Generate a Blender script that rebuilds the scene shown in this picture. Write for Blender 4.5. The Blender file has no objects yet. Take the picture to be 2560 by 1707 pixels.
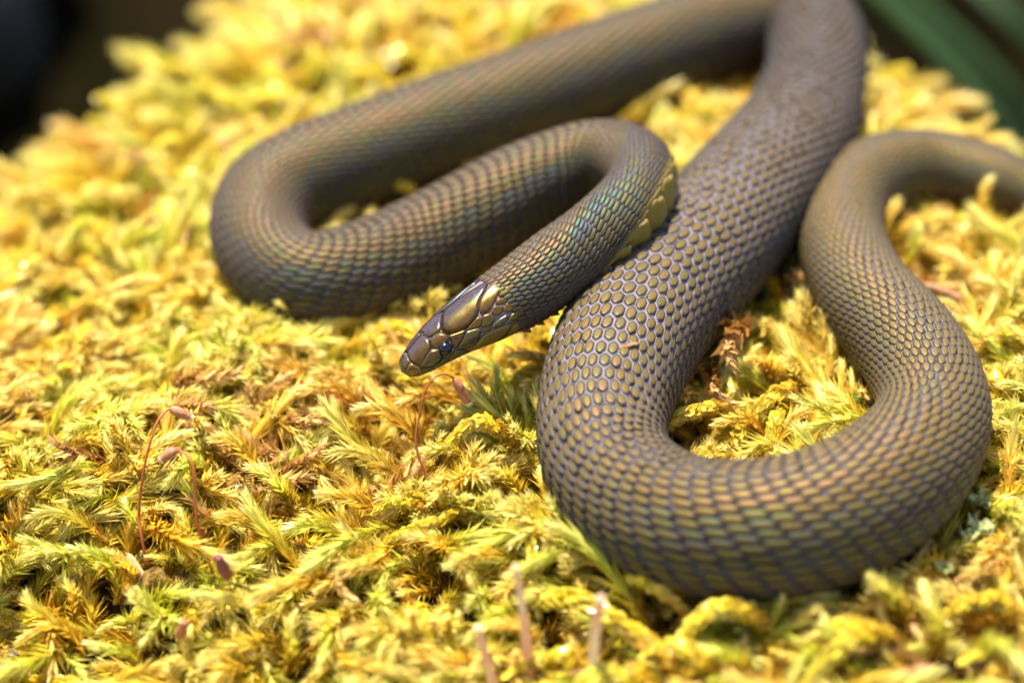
import bpy, math, random
import numpy as np
from mathutils import Vector, Matrix, Quaternion
from mathutils.bvhtree import BVHTree

random.seed(7)
rng = np.random.default_rng(11)
S = 0.001                      # everything below is written in millimetres
scene = bpy.context.scene
COL = scene.collection

# ------------------------------------------------------------------ camera
W, H = 2560.0, 1707.0          # photograph size, for pixel -> direction
PITCH = math.radians(35)
DIST = 300.0                   # mm from the lens to the plane of focus
FRAME_W = 85.3                 # mm across the frame in that plane
LENS = 36 * DIST / FRAME_W
cam_loc = np.array([0, -DIST * math.cos(PITCH), DIST * math.sin(PITCH)])
cam_fwd = np.array([0, math.cos(PITCH), -math.sin(PITCH)])
cam_up = np.array([0, math.sin(PITCH), math.cos(PITCH)])
cam_right = np.array([1.0, 0, 0])
cd = bpy.data.cameras.new('camera')
cam = bpy.data.objects.new('camera', cd)
COL.objects.link(cam)
cam.location = Vector(cam_loc) * S
cam.rotation_euler = (math.pi / 2 - PITCH, 0, 0)
cd.lens = LENS
cd.sensor_width = 36
cd.clip_start = 0.01
cd.clip_end = 200
cd.dof.use_dof = True
cd.dof.focus_distance = (DIST - 1.0) * S
cd.dof.aperture_fstop = 13.0
cd.dof.aperture_blades = 9
scene.camera = cam

# ------------------------------------------------------------------ world, sun, exposure
SUN_TO = Vector((-0.17, 0.30, 0.94)).normalized()      # direction towards the sun
elev = math.asin(SUN_TO.z)
azim = math.atan2(SUN_TO.x, SUN_TO.y)
w = bpy.data.worlds.new('World')
scene.world = w
w.use_nodes = True
nt = w.node_tree
sky = nt.nodes.new('ShaderNodeTexSky')
sky.sky_type = 'NISHITA'
sky.sun_disc = False
sky.sun_elevation = elev
sky.sun_rotation = azim
bg = nt.nodes['Background']
nt.links.new(sky.outputs[0], bg.inputs[0])
bg.inputs[1].default_value = 0.12
sd = bpy.data.lights.new('sun', 'SUN')
sd.energy = 5.0
sd.angle = math.radians(0.53)
sd.color = (1.0, 0.95, 0.86)
sun = bpy.data.objects.new('sun', sd)
COL.objects.link(sun)
sun.location = (0, 0, 1)
sun.rotation_euler = SUN_TO.to_track_quat('Z', 'Y').to_euler()
scene.view_settings.view_transform = 'Standard'
scene.view_settings.look = 'None'
scene.view_settings.exposure = 1.28
scene.view_settings.gamma = 1
scene.view_settings.use_curve_mapping = False
scene.cycles.use_denoising = True
scene.cycles.max_bounces = 5
scene.cycles.use_adaptive_sampling = True
scene.cycles.adaptive_threshold = 0.03
scene.cycles.caustics_reflective = False
scene.cycles.caustics_refractive = False
scene.cycles.diffuse_bounces = 3
scene.cycles.glossy_bounces = 3
scene.cycles.transmission_bounces = 4
scene.cycles.sample_clamp_indirect = 6

# ------------------------------------------------------------------ helpers
def ray(px, py):
    x = (px - W / 2) / W * FRAME_W / DIST
    y = -(py - H / 2) / W * FRAME_W / DIST
    d = cam_fwd + x * cam_right + y * cam_up
    return d / np.linalg.norm(d)

def at_z(px, py, z):
    d = ray(px, py)
    return cam_loc + d * ((z - cam_loc[2]) / d[2])

def depth(p):
    return float(np.dot(np.asarray(p) - cam_loc, cam_fwd))

def px_to_mm(n, p):
    return n / W * FRAME_W * depth(p) / DIST

# the moss cushion: a gently tilted top that falls away behind on both sides
PL0 = at_z(-60, 330, -9.5)[:2]; PL1 = at_z(440, -30, -8.0)[:2]
PR0 = at_z(2030, -30, -6.5)[:2]; PR1 = at_z(2620, 345, -6.0)[:2]
def edge_dist(x, y, A, B):
    d = B - A; d = d / np.linalg.norm(d)
    n = np.array([-d[1], d[0]])
    if n[1] < 0: n = -n
    return (x - A[0]) * n[0] + (y - A[1]) * n[1]

def lumps(x, y):
    return (0.9 * np.sin(x * 0.19 + 1.3) * np.cos(y * 0.16 + 0.4) + 0.6 * np.sin(x * 0.37 - y * 0.29 + 2.0)
            + 0.45 * np.sin(x * 0.71 + y * 0.53) * np.sin(y * 0.61 - x * 0.2))

def canopy0(x, y):
    x = np.asarray(x, float); y = np.asarray(y, float)
    z = -7.8 + 0.055 * np.clip(x, -60, 60)
    z = z - 0.0012 * np.clip(y - 40, 0, None) ** 2
    z = z + np.clip(y + 5, -60, 0) * (0.06 + 0.34 * np.clip(0.45 - x / 36, 0, 1))
    for A, B, off in ((PL0, PL1, 10.5), (PR0, PR1, 9.0)):
        d = edge_dist(x, y, A, B) + off
        z = z - 1.35 * (np.sqrt(d * d + 36) + d) / 2
    dfr = -(y + 62)
    z = z - 0.9 * (np.sqrt(dfr * dfr + 60) + dfr) / 2
    return z

def canopy(x, y):
    return canopy0(x, y) + lumps(x, y) * 0.9

def on_canopy(px, py, h=0.0, fn=canopy0):
    """first point where the pixel's ray meets the cushion raised by h"""
    d = ray(px, py)
    ts = np.linspace(200, 520, 1281)
    P = cam_loc + d * ts[:, None]
    f = P[:, 2] - fn(P[:, 0], P[:, 1]) - h
    k = np.argmax(f < 0)
    if not (f < 0).any(): k = int(np.argmin(f))
    if k > 0:
        u = f[k - 1] / (f[k - 1] - f[k] + 1e-9)
        return P[k - 1] + (P[k] - P[k - 1]) * u
    return P[0]

def smoothnorm(v):
    v = np.asarray(v, float)
    return v / (np.linalg.norm(v, axis=-1, keepdims=True) + 1e-12)

def mesh_obj(name, verts, faces, mat, parent=None, smooth=True, attrs=None, link=True):
    me = bpy.data.meshes.new(name)
    v = (np.asarray(verts, float) * S)
    me.from_pydata(v.tolist(), [], faces)
    if smooth:
        me.polygons.foreach_set('use_smooth', [True] * len(me.polygons))
    for k, a in (attrs or {}).items():
        at = me.attributes.new(k, 'FLOAT', 'POINT')
        at.data.foreach_set('value', np.asarray(a, np.float32))
    me.materials.append(mat)
    me.update()
    o = bpy.data.objects.new(name, me)
    if link: COL.objects.link(o)
    if parent is not None:
        o.parent = parent
    return o

def tag(o, label=None, cat=None, group=None, kind=None):
    if label: o['label'] = label
    if cat: o['category'] = cat
    if group: o['group'] = group
    if kind: o['kind'] = kind
    return o

def empty(name, loc=(0, 0, 0)):
    o = bpy.data.objects.new(name, None)
    o.empty_display_size = 0.002
    COL.objects.link(o)
    o.location = Vector(loc) * S
    return o

def child(name, verts, faces, mat, root, **kw):
    """mesh given in world millimetres, stored relative to its thing's origin"""
    base = np.array(root.location) / S
    return mesh_obj(name, np.asarray(verts, float) - base, faces, mat, parent=root, **kw)

def frames(path):
    """rotation-minimising frames along a polyline"""
    path = np.asarray(path, float)
    T = np.gradient(path, axis=0); T = smoothnorm(T)
    n = np.cross(T[0], [0, 0, 1.0])
    if np.linalg.norm(n) < 1e-3: n = np.cross(T[0], [1.0, 0, 0])
    n = n / np.linalg.norm(n)
    N = [n]
    for i in range(1, len(path)):
        n = n - T[i] * np.dot(n, T[i]); n = n / np.linalg.norm(n); N.append(n)
    N = np.array(N)
    return T, N, np.cross(T, N)

def tube(path, radii, nseg=8):
    path = np.asarray(path, float); T, N, B = frames(path)
    V, F = [], []
    a = np.arange(nseg) / nseg * 2 * math.pi
    for i in range(len(path)):
        V.extend(path[i] + radii[i] * (math.cos(t) * N[i] + math.sin(t) * B[i]) for t in a)
    for i in range(len(path) - 1):
        for j in range(nseg):
            k = (j + 1) % nseg
            F.append((i * nseg + j, i * nseg + k, (i + 1) * nseg + k, (i + 1) * nseg + j))
    c0 = len(V); V.append(path[0]); c1 = len(V); V.append(path[-1])
    m = (len(path) - 1) * nseg
    for j in range(nseg):
        k = (j + 1) % nseg
        F.append((c0, k, j)); F.append((c1, m + j, m + k))
    return V, F

def catmull(pts, n):
    """evenly spaced points on a Catmull-Rom curve; pts may carry extra columns"""
    P = np.asarray(pts, float)
    P = np.vstack([2 * P[0] - P[1], P, 2 * P[-1] - P[-2]])
    out = []
    for i in range(1, len(P) - 2):
        t = np.linspace(0, 1, 40, endpoint=False)[:, None]
        p0, p1, p2, p3 = P[i - 1], P[i], P[i + 1], P[i + 2]
        out.append(0.5 * (2 * p1 + (p2 - p0) * t + (2 * p0 - 5 * p1 + 4 * p2 - p3) * t ** 2 + (3 * p1 - p0 - 3 * p2 + p3) * t ** 3))
    out.append(P[-2][None]); Q = np.vstack(out)
    d = np.r_[0, np.cumsum(np.linalg.norm(np.diff(Q[:, :3], axis=0), axis=1))]
    s = np.linspace(0, d[-1], n)
    return np.stack([np.interp(s, d, Q[:, k]) for k in range(Q.shape[1])], 1), s

# ------------------------------------------------------------------ materials
def new_mat(name):
    m = bpy.data.materials.new(name); m.use_nodes = True
    n = m.node_tree.nodes; p = n['Principled BSDF']
    return m, m.node_tree, p

def N(t, kind, **kw):
    n = t.nodes.new(kind)
    for k, v in kw.items(): setattr(n, k, v)
    return n

def attr(t, name, typ='GEOMETRY'):
    n = N(t, 'ShaderNodeAttribute'); n.attribute_name = name; n.attribute_type = typ
    return n

def ramp(t, stops, fac=None, interp='LINEAR'):
    n = N(t, 'ShaderNodeValToRGB'); cr = n.color_ramp; cr.interpolation = interp
    while len(cr.elements) < len(stops): cr.elements.new(0.5)
    for e, (pos, c) in zip(cr.elements, stops):
        e.position = pos; e.color = (*c, 1)
    if fac is not None: t.links.new(fac, n.inputs[0])
    return n

def mix(t, a, b, fac, mode='MIX'):
    n = N(t, 'ShaderNodeMix', data_type='RGBA', blend_type=mode)
    for sock, v in ((n.inputs[0], fac), (n.inputs[6], a), (n.inputs[7], b)):
        if hasattr(v, 'links'): t.links.new(v, sock)
        elif isinstance(v, (int, float)): sock.default_value = v
        else: sock.default_value = (*v, 1)
    return n.outputs[2]

def mth(t, op, a, b=0.0, c=None, clamp=False):
    n = N(t, 'ShaderNodeMath', operation=op, use_clamp=clamp)
    for i, v in enumerate((a, b, c)):
        if v is None: continue
        if hasattr(v, 'links'): t.links.new(v, n.inputs[i])
        else: n.inputs[i].default_value = v
    return n.outputs[0]

def noise(t, scale, detail=3.0, vec=None, rough=0.5):
    n = N(t, 'ShaderNodeTexNoise'); n.inputs['Scale'].default_value = scale
    n.inputs['Detail'].default_value = detail; n.inputs['Roughness'].default_value = rough
    if vec is not None: t.links.new(vec, n.inputs['Vector'])
    return n

def simple_mat(name, c0, c1, scale=900, rough=0.6, bump=0.0, trans=0.0, spec=0.4):
    m, t, p = new_mat(name)
    geo = N(t, 'ShaderNodeNewGeometry')
    nz = noise(t, scale, 4, geo.outputs['Position'])
    col = mix(t, c0, c1, ramp(t, [(0.3, (0, 0, 0)), (0.7, (1, 1, 1))], nz.outputs[0]).outputs[0])
    t.links.new(col, p.inputs['Base Color'])
    p.inputs['Roughness'].default_value = rough
    p.inputs['Specular IOR Level'].default_value = spec
    if bump:
        b = N(t, 'ShaderNodeBump'); b.inputs['Strength'].default_value = bump; b.inputs['Distance'].default_value = 0.0003
        t.links.new(nz.outputs[0], b.inputs['Height']); t.links.new(b.outputs[0], p.inputs['Normal'])
    if trans:
        tr = N(t, 'ShaderNodeBsdfTranslucent'); t.links.new(col, tr.inputs[0])
        ms = N(t, 'ShaderNodeMixShader'); ms.inputs[0].default_value = trans
        t.links.new(p.outputs[0], ms.inputs[1]); t.links.new(tr.outputs[0], ms.inputs[2])
        t.links.new(ms.outputs[0], t.nodes['Material Output'].inputs[0])
    return m

def moss_mat(name, base, mid, tip, alt_mid, rough, trans, patch, spec=0.5):
    """leaf colour runs from the shoot's base to its tip; shoots differ by chance and by patch"""
    m, t, p = new_mat(name)
    oi = N(t, 'ShaderNodeObjectInfo')
    a = attr(t, 'along'); lr = attr(t, 'leaf_random')
    mid2 = mix(t, mid, alt_mid, ramp(t, [(0.25, (0, 0, 0)), (0.8, (1, 1, 1))], oi.outputs['Random']).outputs[0])
    nz = noise(t, 55, 2, oi.outputs['Location'])
    mid3 = mix(t, mid2, patch, mth(t, 'MULTIPLY', ramp(t, [(0.5, (0, 0, 0)), (0.68, (1, 1, 1))], nz.outputs[0]).outputs[0], 0.75))
    fa = mth(t, 'ADD', a.outputs['Fac'], mth(t, 'MULTIPLY', mth(t, 'SUBTRACT', lr.outputs['Fac'], 0.5), 0.35))
    c1 = mix(t, base, mid3, ramp(t, [(0.05, (0, 0, 0)), (0.5, (1, 1, 1))], fa).outputs[0])
    c2 = mix(t, c1, tip, mth(t, 'MULTIPLY', ramp(t, [(0.55, (0, 0, 0)), (1.0, (1, 1, 1))], fa).outputs[0], 0.8))
    wave = N(t, 'ShaderNodeHueSaturation')
    t.links.new(c2, wave.inputs['Color'])
    t.links.new(mth(t, 'MULTIPLY_ADD', lr.outputs['Fac'], 0.5, 0.75), wave.inputs['Value'])
    col = wave.outputs[0]
    t.links.new(col, p.inputs['Base Color'])
    p.inputs['Roughness'].default_value = rough
    p.inputs['Specular IOR Level'].default_value = spec
    tr = N(t, 'ShaderNodeBsdfTranslucent'); t.links.new(col, tr.inputs[0])
    ms = N(t, 'ShaderNodeMixShader'); ms.inputs[0].default_value = trans
    t.links.new(p.outputs[0], ms.inputs[1]); t.links.new(tr.outputs[0], ms.inputs[2])
    t.links.new(ms.outputs[0], t.nodes['Material Output'].inputs[0])
    return m

M = {}
M['feather'] = moss_mat('moss_feathery', (0.58, 0.30, 0.02), (0.86, 0.61, 0.05), (0.96, 0.84, 0.33), (0.64, 0.65, 0.055), 0.34, 0.5, (0.82, 0.47, 0.09))
M['plump'] = moss_mat('moss_plump', (0.50, 0.24, 0.02), (0.82, 0.62, 0.04), (0.88, 0.76, 0.12), (0.72, 0.60, 0.04), 0.22, 0.40, (0.82, 0.52, 0.05), 0.7)
M['brown'] = moss_mat('moss_brown', (0.16, 0.07, 0.02), (0.58, 0.32, 0.07), (0.84, 0.60, 0.22), (0.50, 0.22, 0.05), 0.42, 0.3, (0.5, 0.3, 0.07))
M['stem'] = simple_mat('moss_stem', (0.42, 0.24, 0.03), (0.58, 0.40, 0.06), 2000, 0.6)
M['soil'] = simple_mat('humus', (0.035, 0.022, 0.006), (0.13, 0.085, 0.015), 260, 0.9, 0.6)
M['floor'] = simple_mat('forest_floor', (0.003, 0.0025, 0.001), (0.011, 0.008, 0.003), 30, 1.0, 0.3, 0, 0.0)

# snake skin: scale centres, margins and the bare skin between; a thin clear layer gives the colours of the sheen
def snake_mat():
    m, t, p = new_mat('snake_skin')
    sc = attr(t, 'scale_mask').outputs['Fac']; ce = attr(t, 'scale_centre').outputs['Fac']
    rn = attr(t, 'scale_random').outputs['Fac']; sb = attr(t, 'along_body').outputs['Fac']; th = attr(t, 'round_body').outputs['Fac']
    geo = N(t, 'ShaderNodeNewGeometry')
    nz = noise(t, 3500, 3, geo.outputs['Position'])
    olive = mix(t, (0.108, 0.064, 0.015), (0.140, 0.084, 0.020), rn)
    olive = mix(t, olive, (0.10, 0.068, 0.022), mth(t, 'MULTIPLY', nz.outputs[0], 0.5))
    # fore part of the body is browner and darker
    fore = ramp(t, [(0.0, (1, 1, 1)), (0.44, (1, 1, 1)), (0.60, (0, 0, 0))], sb).outputs[0]
    olive = mix(t, olive, (0.068, 0.036, 0.020), mth(t, 'MULTIPLY', fore, 0.8))
    margin = mix(t, (0.030, 0.020, 0.017), (0.026, 0.015, 0.012), fore)
    vert = ramp(t, [(0.0, (1, 1, 1)), (0.07, (0, 0, 0))], th).outputs[0]
    olive = mix(t, olive, (0.075, 0.060, 0.040), mth(t, 'MULTIPLY', vert, 0.6))
    scale_c = mix(t, margin, olive, ramp(t, [(0.05, (0, 0, 0)), (0.75, (1, 1, 1))], ce).outputs[0])
    vent = ramp(t, [(0.74, (0, 0, 0)), (0.80, (1, 1, 1))], th).outputs[0]
    scale_c = mix(t, scale_c, (0.30, 0.19, 0.03), mth(t, 'MULTIPLY', vent, 0.8))
    # bare skin shows palest where the body is stretched full, behind the middle
    full = ramp(t, [(0.0, (.75, .75, .75)), (0.12, (.65, .65, .65)), (0.17, (.45, .45, .45)), (0.44, (.4, .4, .4)), (0.55, (.95, .95, .95)), (0.625, (1, 1, 1)), (0.67, (.55, .55, .55)), (0.75, (.55, .55, .55)), (0.83, (.9, .9, .9)), (1.0, (.5, .5, .5))], sb).outputs[0]
    skin = mix(t, (0.030, 0.019, 0.016), (0.190, 0.152, 0.148), full)
    col = mix(t, skin, scale_c, ramp(t, [(0.1, (0, 0, 0)), (0.6, (1, 1, 1))], sc).outputs[0])
    t.links.new(col, p.inputs['Base Color'])
    t.links.new(mth(t, 'MULTIPLY_ADD', sc, -0.22, 0.70), p.inputs['Roughness'])
    t.links.new(mth(t, 'MULTIPLY_ADD', sc, 0.06, 1.42), p.inputs['IOR'])
    t.links.new(mth(t, 'MULTIPLY_ADD', sc, 0.38, 0.08), p.inputs['Specular IOR Level'])
    p.inputs['Thin Film IOR'].default_value = 1.33
    # the clear layer thins towards the flanks, so the sheen runs from copper over blue to green
    g3 = lambda v: (v, v, v)
    band = ramp(t, [(0.0, g3(1)), (0.18, g3(.95)), (0.33, g3(.05)), (0.44, g3(.45)), (0.75, g3(.7))], mth(t, 'ADD', th, mth(t, 'MULTIPLY_ADD', rn, 0.14, -0.07)))
    band.color_ramp.interpolation = 'EASE'
    tf = mth(t, 'ADD', mth(t, 'MULTIPLY_ADD', rn, 30.0, 374.0), mth(t, 'MULTIPLY', band.outputs[0], 104.0))
    t.links.new(tf, p.inputs['Thin Film Thickness'])
    b = N(t, 'ShaderNodeBump'); b.inputs['Strength'].default_value = 0.25; b.inputs['Distance'].default_value = 0.00006
    t.links.new(nz.outputs[0], b.inputs['Height']); t.links.new(b.outputs[0], p.inputs['Normal'])
    return m

def plate_mat():
    m, t, p = new_mat('head_scale_gloss')
    oi = N(t, 'ShaderNodeObjectInfo'); geo = N(t, 'ShaderNodeNewGeometry')
    nz = noise(t, 2600, 4, geo.outputs['Position'], 0.65)
    ol = attr(t, 'tone').outputs['Fac']
    c = mix(t, (0.030, 0.014, 0.010), (0.085, 0.038, 0.022), ramp(t, [(0.3, (0, 0, 0)), (0.7, (1, 1, 1))], nz.outputs[0]).outputs[0])
    c = mix(t, c, (0.20, 0.11, 0.018), ol)
    t.links.new(c, p.inputs['Base Color'])
    p.inputs['Roughness'].default_value = 0.27
    p.inputs['IOR'].default_value = 1.7
    p.inputs['Thin Film IOR'].default_value = 1.35
    rd = attr(t, 'round_head').outputs['Fac']
    bd = ramp(t, [(0.0, (0, 0, 0)), (0.12, (.05, .05, .05)), (0.30, (1, 1, 1)), (0.6, (.9, .9, .9)), (0.8, (.3, .3, .3))], rd).outputs[0]
    t.links.new(mth(t, 'ADD', mth(t, 'MULTIPLY_ADD', oi.outputs['Random'], 14.0, 180.0), mth(t, 'MULTIPLY', bd, 60.0)), p.inputs['Thin Film Thickness'])
    b = N(t, 'ShaderNodeBump'); b.inputs['Strength'].default_value = 0.3; b.inputs['Distance'].default_value = 0.00005
    t.links.new(nz.outputs[0], b.inputs['Height']); t.links.new(b.outputs[0], p.inputs['Normal'])
    return m
M['snake'] = snake_mat()
M['plate'] = plate_mat()
m, t, p = new_mat('eye_gloss')
p.inputs['Base Color'].default_value = (0.004, 0.004, 0.005, 1); p.inputs['Roughness'].default_value = 0.12
M['eye'] = m
M['seta'] = simple_mat('seta_red', (0.42, 0.07, 0.015), (0.50, 0.17, 0.04), 500, 0.4, 0, 0.15)
M['seta_pale'] = simple_mat('seta_pale', (0.92, 0.80, 0.56), (0.86, 0.52, 0.36), 260, 0.5, 0, 0.3)
M['capsule'] = simple_mat('capsule_red', (0.30, 0.085, 0.035), (0.46, 0.18, 0.08), 1800, 0.5, 0.4)
M['capsule_dark'] = simple_mat('capsule_maroon', (0.16, 0.03, 0.03), (0.26, 0.07, 0.06), 1800, 0.5, 0.3)
M['teeth'] = simple_mat('capsule_teeth', (0.75, 0.62, 0.30), (0.85, 0.76, 0.50), 1800, 0.6)
M['straw'] = simple_mat('straw', (0.50, 0.34, 0.16), (0.68, 0.52, 0.30), 1500, 0.55, 0.3, 0.2)
M['flake'] = simple_mat('brown_flake', (0.12, 0.04, 0.012), (0.40, 0.20, 0.07), 2200, 0.6, 0.5)
M['clump'] = simple_mat('wet_brown', (0.05, 0.025, 0.006), (0.30, 0.17, 0.015), 1500, 0.6, 1.0, 0, 0.2)
M['lichen'] = simple_mat('lichen', (0.30, 0.35, 0.09), (0.60, 0.58, 0.28), 1200, 0.75, 0.5, 0.15)
M['rosette'] = simple_mat('rosette_green', (0.07, 0.14, 0.012), (0.26, 0.34, 0.05), 1000, 0.3, 0.1, 0.3)
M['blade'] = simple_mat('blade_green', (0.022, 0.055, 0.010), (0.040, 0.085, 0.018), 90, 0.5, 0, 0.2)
M['twig'] = simple_mat('dark_twig', (0.05, 0.03, 0.03), (0.13, 0.085, 0.07), 1600, 0.7, 0.6)
M['gold_stem'] = simple_mat('golden_stem', (0.40, 0.24, 0.03), (0.62, 0.44, 0.06), 300, 0.5, 0.2)
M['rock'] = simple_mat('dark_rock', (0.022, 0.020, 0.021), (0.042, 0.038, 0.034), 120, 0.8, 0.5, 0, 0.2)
M['grey_rock'] = simple_mat('grey_rock', (0.10, 0.09, 0.07), (0.17, 0.15, 0.12), 160, 0.8, 0.5, 0, 0.2)

# ------------------------------------------------------------------ setting
FLOOR_Z = -75.0
n = 40; ext = np.r_[-1, 1] * 30000
gx = np.sign(np.linspace(-1, 1, n)) * np.abs(np.linspace(-1, 1, n)) ** 4 * 30000
V = [(x, y, FLOOR_Z + 4 * math.sin(x * .02) * math.cos(y * .017)) for y in gx for x in gx]
F = [(j * n + i, j * n + i + 1, (j + 1) * n + i + 1, (j + 1) * n + i) for j in range(n - 1) for i in range(n - 1)]
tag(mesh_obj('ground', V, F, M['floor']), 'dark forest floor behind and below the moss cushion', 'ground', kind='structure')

xs = np.arange(-110, 111, 1.5); ys = np.arange(-105, 205, 1.5)
X, Y = np.meshgrid(xs, ys)
Zs = canopy(X, Y) - 4.0 + rng.normal(0, 0.25, X.shape)
Zs = np.maximum(Zs, FLOOR_Z - 8)
V = np.stack([X.ravel(), Y.ravel(), Zs.ravel()], 1)
nx = len(xs)
F = [(j * nx + i, j * nx + i + 1, (j + 1) * nx + i + 1, (j + 1) * nx + i) for j in range(len(ys) - 1) for i in range(nx - 1)]
tag(mesh_obj('terrain', V, F, M['soil']), 'dark brown humus under the moss cushion', 'soil', kind='structure')

def lump_rock(name, c, r, seed, mat, label):
    rr = np.random.default_rng(seed); V, F = [], []
    nu, nv = 28, 16
    ph = rr.uniform(0, 6, 6)
    for j in range(nv + 1):
        la = -math.pi / 2 + math.pi * j / nv
        for i in range(nu):
            lo = 2 * math.pi * i / nu
            d = np.array([math.cos(la) * math.cos(lo), math.cos(la) * math.sin(lo), math.sin(la)])
            k = 1 + .16 * math.sin(3 * d[0] + ph[0]) * math.cos(2.3 * d[1] + ph[1]) + .08 * math.sin(6 * d[1] + ph[2] + 4 * d[2]) + .05 * math.sin(11 * d[0] + ph[3])
            V.append(np.array(c) + d * k * np.array(r))
    for j in range(nv):
        for i in range(nu):
            F.append((j * nu + i, j * nu + (i + 1) % nu, (j + 1) * nu + (i + 1) % nu, (j + 1) * nu + i))
    return tag(mesh_obj(name, V, F, mat), label, 'rock')
pr = at_z(20, 60, FLOOR_Z + 10)
lump_rock('rock', (pr[0] - 46, pr[1] + 10, FLOOR_Z + 15), (50, 40, 32), 3, M['rock'], 'black rock behind the moss slope')
pg = at_z(1120, -60, -30)
lump_rock('rock', (pg[0], pg[1] + 25, -42), (26, 20, 18), 5, M['grey_rock'], 'pale grey stone beyond the crest of the moss')

def ribbon(path, widths, side, lift, mat, name, parent=None, thick=0.25):
    """a blade: a gutter-shaped strip with thickness"""
    path = np.asarray(path, float); T = smoothnorm(np.gradient(path, axis=0))
    V, F = [], []
    for i, (p, wd) in enumerate(zip(path, widths)):
        s = np.asarray(side, float); s = s - T[i] * np.dot(s, T[i]); s /= np.linalg.norm(s)
        u = np.cross(T[i], s)
        for q, hgt in ((-1, lift * wd), (-.5, lift * wd * .35), (0, 0), (.5, lift * wd * .35), (1, lift * wd)):
            V.append(p + s * q * wd + u * hgt)
        for q, hgt in ((1, lift * wd), (0, 0), (-1, lift * wd)):
            V.append(p + s * q * wd * .98 + u * (hgt - thick))
    for i in range(len(path) - 1):
        for j in range(8):
            F.append((i * 8 + j, i * 8 + (j + 1) % 8, (i + 1) * 8 + (j + 1) % 8, (i + 1) * 8 + j))
    F.append(tuple(range(8))); F.append(tuple(range((len(path) - 1) * 8, len(path) * 8)))
    return mesh_obj(name, V, F, mat, parent)
A = at_z(1960, -190, -18); B = at_z(2330, 75, -26); C = at_z(2640, 420, -40); D0 = np.array([C[0] + 30, C[1] - 8, FLOOR_Z + 2])
A = A + (A - B) * .6 + np.array([0, 0, 4.])
pth, _ = catmull([A, B, C, D0], 30)
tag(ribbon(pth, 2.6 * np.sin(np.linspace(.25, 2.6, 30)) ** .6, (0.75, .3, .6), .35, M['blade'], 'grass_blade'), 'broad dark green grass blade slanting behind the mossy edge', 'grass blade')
A = at_z(2200, -260, -40); B = at_z(2520, 30, -46); C = at_z(2760, 250, -56); D0 = np.array([C[0] + 25, C[1], FLOOR_Z + 2])
pth, _ = catmull([A, B, C, D0], 24)
tag(ribbon(pth, 1.2 * np.sin(np.linspace(.2, 2.7, 24)) ** .6, (0.7, .3, .7), .3, M['blade'], 'grass_blade'), 'thin dark grass stalk in the shade, beyond the broad green blade', 'grass blade')

# ------------------------------------------------------------------ snake
# pixel of the middle line, half width in pixels, height above the moss (None = lying on it) or absolute z, roll in degrees
SN = [
    # head and neck, carried clear of the moss
    (1002, 929, 30, -1.9, -22), (1048, 900, 54, -1.2, -22), (1104, 856, 70, -0.3, -22), (1171, 812, 82, 0.5, -22), (1243, 769, 88, 1.3, -19), (1320, 718, 90, 2.0, -14),
    (1400, 657, 92, 2.8, -20), (1475, 601, 92, 3.6, -50), (1548, 540, 90, 4.4, -76), (1598, 478, 86, 4.8, -92), (1598, 420, 84, 4.4, -72),
    (1545, 388, 84, 3.6, -20), (1470, 396, 92, 2.4, -6), (1380, 434, 102, 1.0, 0), (1310, 472, 112, -0.3, 0), (1225, 522, 118, -1.8, 0), (1077, 604, 120, -4.2, 0),
    (920, 672, 112, None, 0), (775, 697, 106, None, 0), (676, 648, 106, None, 0), (646, 566, 110, None, 0), (684, 488, 114, None, 0),
    (770, 437, 116, None, 0), (880, 396, 116, None, 0), (1099, 316, 117, None, 0), (1355, 229, 115, None, 0), (1649, 125, 114, None, 0),
    (1850, 62, 116, -4.6, 0), (1968, 40, 114, -4.4, 0), (2030, 75, 115, -4.2, 0), (2045, 140, 118, -4.0, 0), (2033, 225, 123, -3.8, 0), (1985, 348, 134, None, 0),
    (1872, 490, 148, None, 0), (1763, 620, 154, None, 0), (1633, 760, 158, None, 0), (1545, 905, 156, None, 0), (1505, 1060, 146, None, 0),
    (1530, 1180, 144, None, 0), (1620, 1268, 150, None, 0), (1752, 1318, 156, None, 0), (1932, 1322, 160, None, 0), (2105, 1275, 158, None, 0),
    (2250, 1180, 148, None, 0), (2330, 1061, 130, None, 0), (2318, 952, 122, None, 0), (2250, 838, 116, None, 0), (2160, 735, 108, None, 0),
    (2108, 620, 98, None, 0), (2108, 530, 94, None, 0), (2150, 462, 91, None, 0), (2240, 418, 86, None, 0), (2350, 412, 82, -4.9, 0),
    (2490, 446, 76, -5.2, 0), (2620, 505, 58, -6.0, 0), (2720, 590, 48, -6.3, 0), (2780, 690, 34, -6.0, 0), (2800, 790, 14, -5.6, 0)]
SINK = 0.92
FAT = 1.07
pts = []
for (px, py, hw, zz, roll) in SN:
    if zz is None:
        r = 4.5
        for _ in range(6):
            P = on_canopy(px, py, SINK * r); r = px_to_mm(hw, P) * FAT
        pts.append((*P, r, roll))
    else:
        P = at_z(px, py, zz); pts.append((*P, px_to_mm(hw, P), roll))
pts = np.array(pts)
curve, arc = catmull(pts, 2600)
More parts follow.
